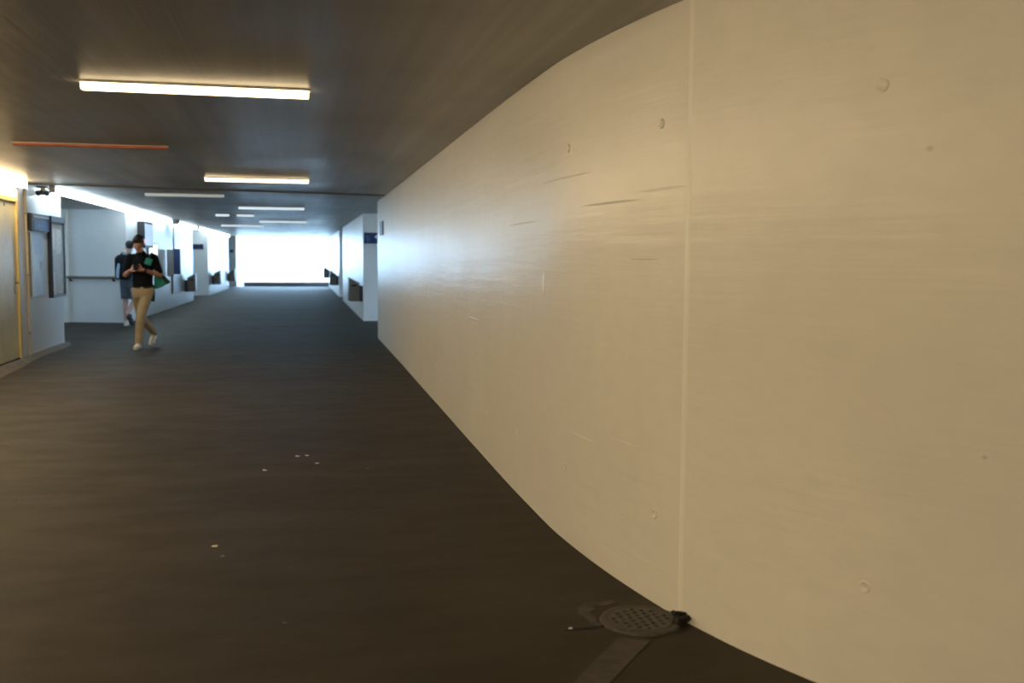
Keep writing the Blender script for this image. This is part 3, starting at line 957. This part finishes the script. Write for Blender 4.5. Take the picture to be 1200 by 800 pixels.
# trousers
bm = bmesh.new()
tube(bm, [(0.034, 0.0, 0.99), (0.033, 0.0, 0.90), (0.03, 0.005, 0.82)], [0.158, 0.172, 0.150], 24, (1.0, 0.78))
limb(bm, [hipR, knF, anF + V((0, 0, -0.02))], [0.100, 0.074, 0.058]); limb(bm, [hipL, knB, anB + V((0.008, 0.012, -0.02))], [0.100, 0.074, 0.058])
limb(bm, [hipR.lerp(knF, 0.4)], [0.092]); limb(bm, [hipL.lerp(knB, 0.4)], [0.092])
dB = (anB - knB).normalized()
fused('trousers', bm, 0.008, M_KHAKI, man, 5, cuts=[((0, 0, 0.99), (0, 0, 1)), ((0, 0, 0.062), (0, 0, -1)) ])
shoe('shoe', (-0.035, 0.005, 0.0), (-0.065, -0.275, 0.0), M_SHOE, man, M_SOLE)
shoe('shoe', (0.150, 0.535, 0.175), (0.095, 0.40, -0.02 + 0.03), M_SHOE, man, M_SOLE)
place(man, (-2.43, 17.30, 0))
bm = bmesh.new(); wa = wrR.lerp(elR, 0.04); wb = wrR.lerp(elR, 0.14)
tube(bm, [wa, wb], [0.034, 0.037], 20)
obj('wristband', bm, M_BLACK, man, smooth=40)
# phone
ph = empty('phone', (-2.43 - 0.02, 17.30 - 0.335, 1.325), 'dark mobile phone held in both hands by the man in black', 'phone')
ph.rotation_euler = (math.radians(-52), 0, 0)
obj('phone_case', B(-0.037, 0.037, -0.004, 0.004, -0.072, 0.078, 0.003), M_PHONE, ph)
obj('phone_screen', B(-0.034, 0.034, 0.004, 0.0048, -0.068, 0.074), M_PHGLASS, ph)
# shoulder bag at his left hip
bg = empty('shoulder_bag', (-2.43 + 0.30, 17.42, 0.98), 'teal shoulder bag hanging at the hip of the man with the phone', 'bag')
bm = bmesh.new()
P = [(-0.10, 0.20), (0.02, 0.22), (0.13, 0.11), (0.05, 0.03), (-0.09, -0.02), (-0.10, 0.06)]
bmb = bmesh.new(); prism_y(bmb, P, -0.05, 0.05)
bmesh.ops.bevel(bmb, geom=bmb.edges[:], offset=0.015, segments=3, affect='EDGES')
obj('bag_body', bmb, M_TEAL, bg, smooth=50)
bmb = bmesh.new(); prism_y(bmb, [(-0.02, 0.23), (0.06, 0.20), (0.15, 0.10), (0.09, 0.055), (0.06, 0.12)], -0.056, 0.056)
bmesh.ops.bevel(bmb, geom=bmb.edges[:], offset=0.008, segments=2, affect='EDGES')
obj('bag_flap', bmb, M_DKTEAL, bg, smooth=50)
bmb = bmesh.new()
tube(bmb, [(-0.12, 0.0, 0.05), (-0.125, 0.01, -0.08), (-0.13, 0.01, -0.22)], 0.028, 12, (1.0, 0.35))
obj('hanging_webbing', bmb, M_DKTEAL, bg, smooth=50)
bmb = bmesh.new()
tube(bmb, [(0.02, 0.03, 0.20), (-0.03, 0.035, 0.36), (-0.10, 0.03, 0.52), (-0.125, -0.10, 0.575), (-0.13, -0.215, 0.53), (-0.135, -0.255, 0.46)], 0.024, 12, (1.0, 0.4))
st = obj('strap', bmb, M_BLACK, bg, smooth=50)
bmb = bmesh.new()
box(bmb, -0.06, 0.05, -0.016, 0.016, -0.055, 0.055, 0.014, Matrix.Translation((-0.145, -0.262, 0.435)) @ Matrix.Rotation(0.35, 4, 'Y'))
obj('strap_pad', bmb, M_TEAL, st, smooth=50, label='bright teal patch on the strap')

# ---- second man from behind with a backpack
shL, shR = V((-0.165, 0.0, 1.465)), V((0.215, 0.0, 1.465))
elL, elR = V((-0.215, 0.02, 1.19)), V((0.262, 0.02, 1.19))
wrL, wrR = V((-0.13, 0.24, 1.16)), V((0.17, 0.24, 1.16))
hipL, hipR = V((-0.065, 0.0, 0.95)), V((0.105, 0.0, 0.95))
knA, anA = V((-0.06, 0.05, 0.52)), V((-0.065, 0.0, 0.10))
knC, anC = V((0.125, 0.02, 0.53)), V((0.02, -0.33, 0.27))
hc2 = V((0.045, 0.035, 1.70))
bm = bmesh.new()
R2 = head(bm, hc2, math.radians(12), math.radians(180 + 14))
limb(bm, [V((0.03, 0.0, 1.50)), V((0.04, 0.015, 1.62))], [0.060, 0.055])
ball(bm, (0.025, 0.0, 1.36), (0.152, 0.10, 0.17)); ball(bm, (0.022, 0.0, 1.12), (0.132, 0.095, 0.17)); ball(bm, (0.02, 0.0, 0.98), (0.145, 0.10, 0.12))
tube(bm, [(-0.14, 0, 1.46), (0.19, 0, 1.46)], 0.06)
limb(bm, [shL, elL, wrL], [0.052, 0.042, 0.028]); limb(bm, [shR, elR, wrR], [0.052, 0.042, 0.028])
hand(bm, wrL, None, (0.35, 0.85, 0.1), (-0.8, 0.3, 0.5), (0.4, 0.3, 0.8), 0.5, 1)
hand(bm, wrR, None, (-0.35, 0.85, 0.1), (0.8, 0.3, 0.5), (-0.4, 0.3, 0.8), 0.5, -1)
limb(bm, [hipL, knA, knA.lerp(anA, 0.3) + V((0, -0.015, 0)), anA], [0.082, 0.056, 0.056, 0.036])
limb(bm, [hipR, knC, knC.lerp(anC, 0.3) + V((0, 0, -0.01)), anC], [0.082, 0.056, 0.056, 0.036])
limb(bm, [anA, anA + V((0, 0.10, -0.05))], [0.034, 0.026]); limb(bm, [anC, anC + V((0.01, 0.02, -0.10))], [0.034, 0.026])
man2 = fused('person', bm, 0.006, M_SKIN2, None, 4)
tag(man2, 'person seen from behind in grey tee and shorts wearing a backpack', 'person')
eyes(R2, man2)
bm = bmesh.new()
R3 = R2.to_3x3().to_4x4()
ball(bm, R2 @ V((0, 0.026, 0.050)), (0.085, 0.102, 0.090), R3, 20)
ball(bm, R2 @ V((0, 0.060, 0.0)), (0.066, 0.056, 0.055), R3)
ball(bm, R2 @ V((0, -0.045, 0.095)), (0.066, 0.048, 0.034), R3)
fused('hair', bm, 0.007, M_HAIR, man2, 3, cuts=[(R2 @ V((0, 0.0, -0.015)), -(R2.to_3x3() @ V((0, 0.45, 0.9))))])
bm = bmesh.new()
ball(bm, (0.025, 0.0, 1.36), (0.172, 0.120, 0.185)); ball(bm, (0.022, 0.0, 1.14), (0.158, 0.118, 0.22))
tube(bm, [(0.025, 0.0, 1.34), (0.022, 0.0, 1.10), (0.022, 0.0, 0.94)], [0.165, 0.155, 0.162], 24, (1.0, 0.74))
tube(bm, [(-0.16, 0, 1.462), (0.21, 0, 1.462)], 0.066); limb(bm, [V((0.03, 0.0, 1.49)), V((0.032, 0.0, 1.535))], [0.085, 0.068])
limb(bm, [shL, shL.lerp(elL, 0.7)], [0.070, 0.066]); limb(bm, [shR, shR.lerp(elR, 0.7)], [0.070, 0.066])
fused('t_shirt', bm, 0.008, M_GREYTEE, man2, 5, cuts=[((0, 0, 0.95), (0, 0, -1))])
bm = bmesh.new()
tube(bm, [(0.022, 0.0, 1.0), (0.022, 0.0, 0.92), (0.02, 0.0, 0.82)], [0.155, 0.172, 0.155], 24, (1.0, 0.8))
limb(bm, [hipL, hipL.lerp(knA, 0.9)], [0.104, 0.092]); limb(bm, [hipR, hipR.lerp(knC, 0.9)], [0.104, 0.092])
fused('shorts', bm, 0.008, M_SHORTS, man2, 5, cuts=[((0, 0, 0.575), (0, 0, -1))])
shoe('shoe', (-0.065, -0.055, 0.0), (-0.06, 0.225, 0.0), M_SHOE, man2, M_SOLE)
shoe('shoe', (0.03, -0.40, 0.215), (0.115, -0.24, 0.010), M_DKSHOE, man2, M_DKSHOE)
place(man2, (-3.50, 23.05, 0))
# backpack
bp = empty('backpack', (-3.50 - 0.06, 23.05 - 0.20, 0.98), 'black backpack with a pale blue panel on the person in shorts', 'backpack')
bm = bmesh.new()
box(bm, -0.165, 0.165, -0.085, 0.075, 0.02, 0.52, 0.06); ball(bm, (0.0, 0.0, 0.49), (0.135, 0.078, 0.075)); ball(bm, (0.0, -0.07, 0.18), (0.135, 0.06, 0.15))
fused('pack_body', bm, 0.010, M_PACK, bp, 4)
bm = bmesh.new(); prism_y(bm, [(-0.125, 0.06), (-0.075, 0.05), (-0.045, 0.30), (-0.055, 0.37), (-0.085, 0.37), (-0.115, 0.24)], -0.145, -0.085)
bmesh.ops.bevel(bm, geom=bm.edges[:], offset=0.008, segments=2, affect='EDGES')
obj('reflective_panel', bm, M_PACKPALE, bp, smooth=50, label='pale blue upright panel')
for s in (-1, 1):
    bm = bmesh.new()
    x = 0.085 + s * 0.115
    tube(bm, [(x, 0.05, 0.50), (x + 0.01 * s, 0.12, 0.575), (x + 0.015 * s, 0.22, 0.57), (x + 0.02 * s, 0.318, 0.48), (x + 0.01 * s, 0.335, 0.30), (x + 0.03 * s, 0.30, 0.14), (x + 0.03 * s, 0.08, 0.10)], 0.028, 12, (1.0, 0.3))
    obj('shoulder_strap', bm, M_PACK, bp, smooth=50)
bm = bmesh.new(); tube(bm, [(-0.04, 0.05, 0.54), (-0.03, 0.03, 0.60), (0.03, 0.03, 0.60), (0.04, 0.05, 0.54)], 0.010, 8)
obj('carry_loop', bm, M_PACK, bp, smooth=50)

# ------------------------------------------------------------------ daylight
w = bpy.data.worlds.new('overcast_daylight')
sc.world = w
w.use_nodes = True
bgn = w.node_tree.nodes['Background']
bgn.inputs['Color'].default_value = (0.43, 0.70, 1.0, 1)
bgn.inputs['Strength'].default_value = 14.0

# ------------------------------------------------------------------ camera
cd = bpy.data.cameras.new('camera')
cam = bpy.data.objects.new('camera', cd)
COL.objects.link(cam)
cd.sensor_width = 36.0
cd.lens = 36.0 * 1174.87 / 1200
cd.dof.use_dof = True
cd.dof.focus_distance = 6.5
cd.dof.aperture_fstop = 2.2
cd.clip_start = 0.05
cd.clip_end = 400
yaw, pitch, roll = 0.215211, 0.0821037, 0.0069682
fw = V((math.sin(yaw) * math.cos(pitch), math.cos(yaw) * math.cos(pitch), -math.sin(pitch)))
rt = V((math.cos(yaw), -math.sin(yaw), 0))
up = rt.cross(fw)
# picture turned by roll
r2 = rt * math.cos(roll) + up * math.sin(roll)
u2 = up * math.cos(roll) - rt * math.sin(roll)
M = Matrix((r2, u2, -fw)).transposed().to_4x4()
M.translation = (0, 0, 1.5)
cam.matrix_world = M
sc.camera = cam

sc.view_settings.view_transform = 'Standard'
sc.view_settings.look = 'None'
sc.view_settings.exposure = 0.0
sc.view_settings.gamma = 1.0
sc.view_settings.use_curve_mapping = False
sc.cycles.use_denoising = True
sc.cycles.max_bounces = 10
sc.cycles.diffuse_bounces = 6
sc.cycles.glossy_bounces = 4
sc.cycles.sample_clamp_indirect = 6.0
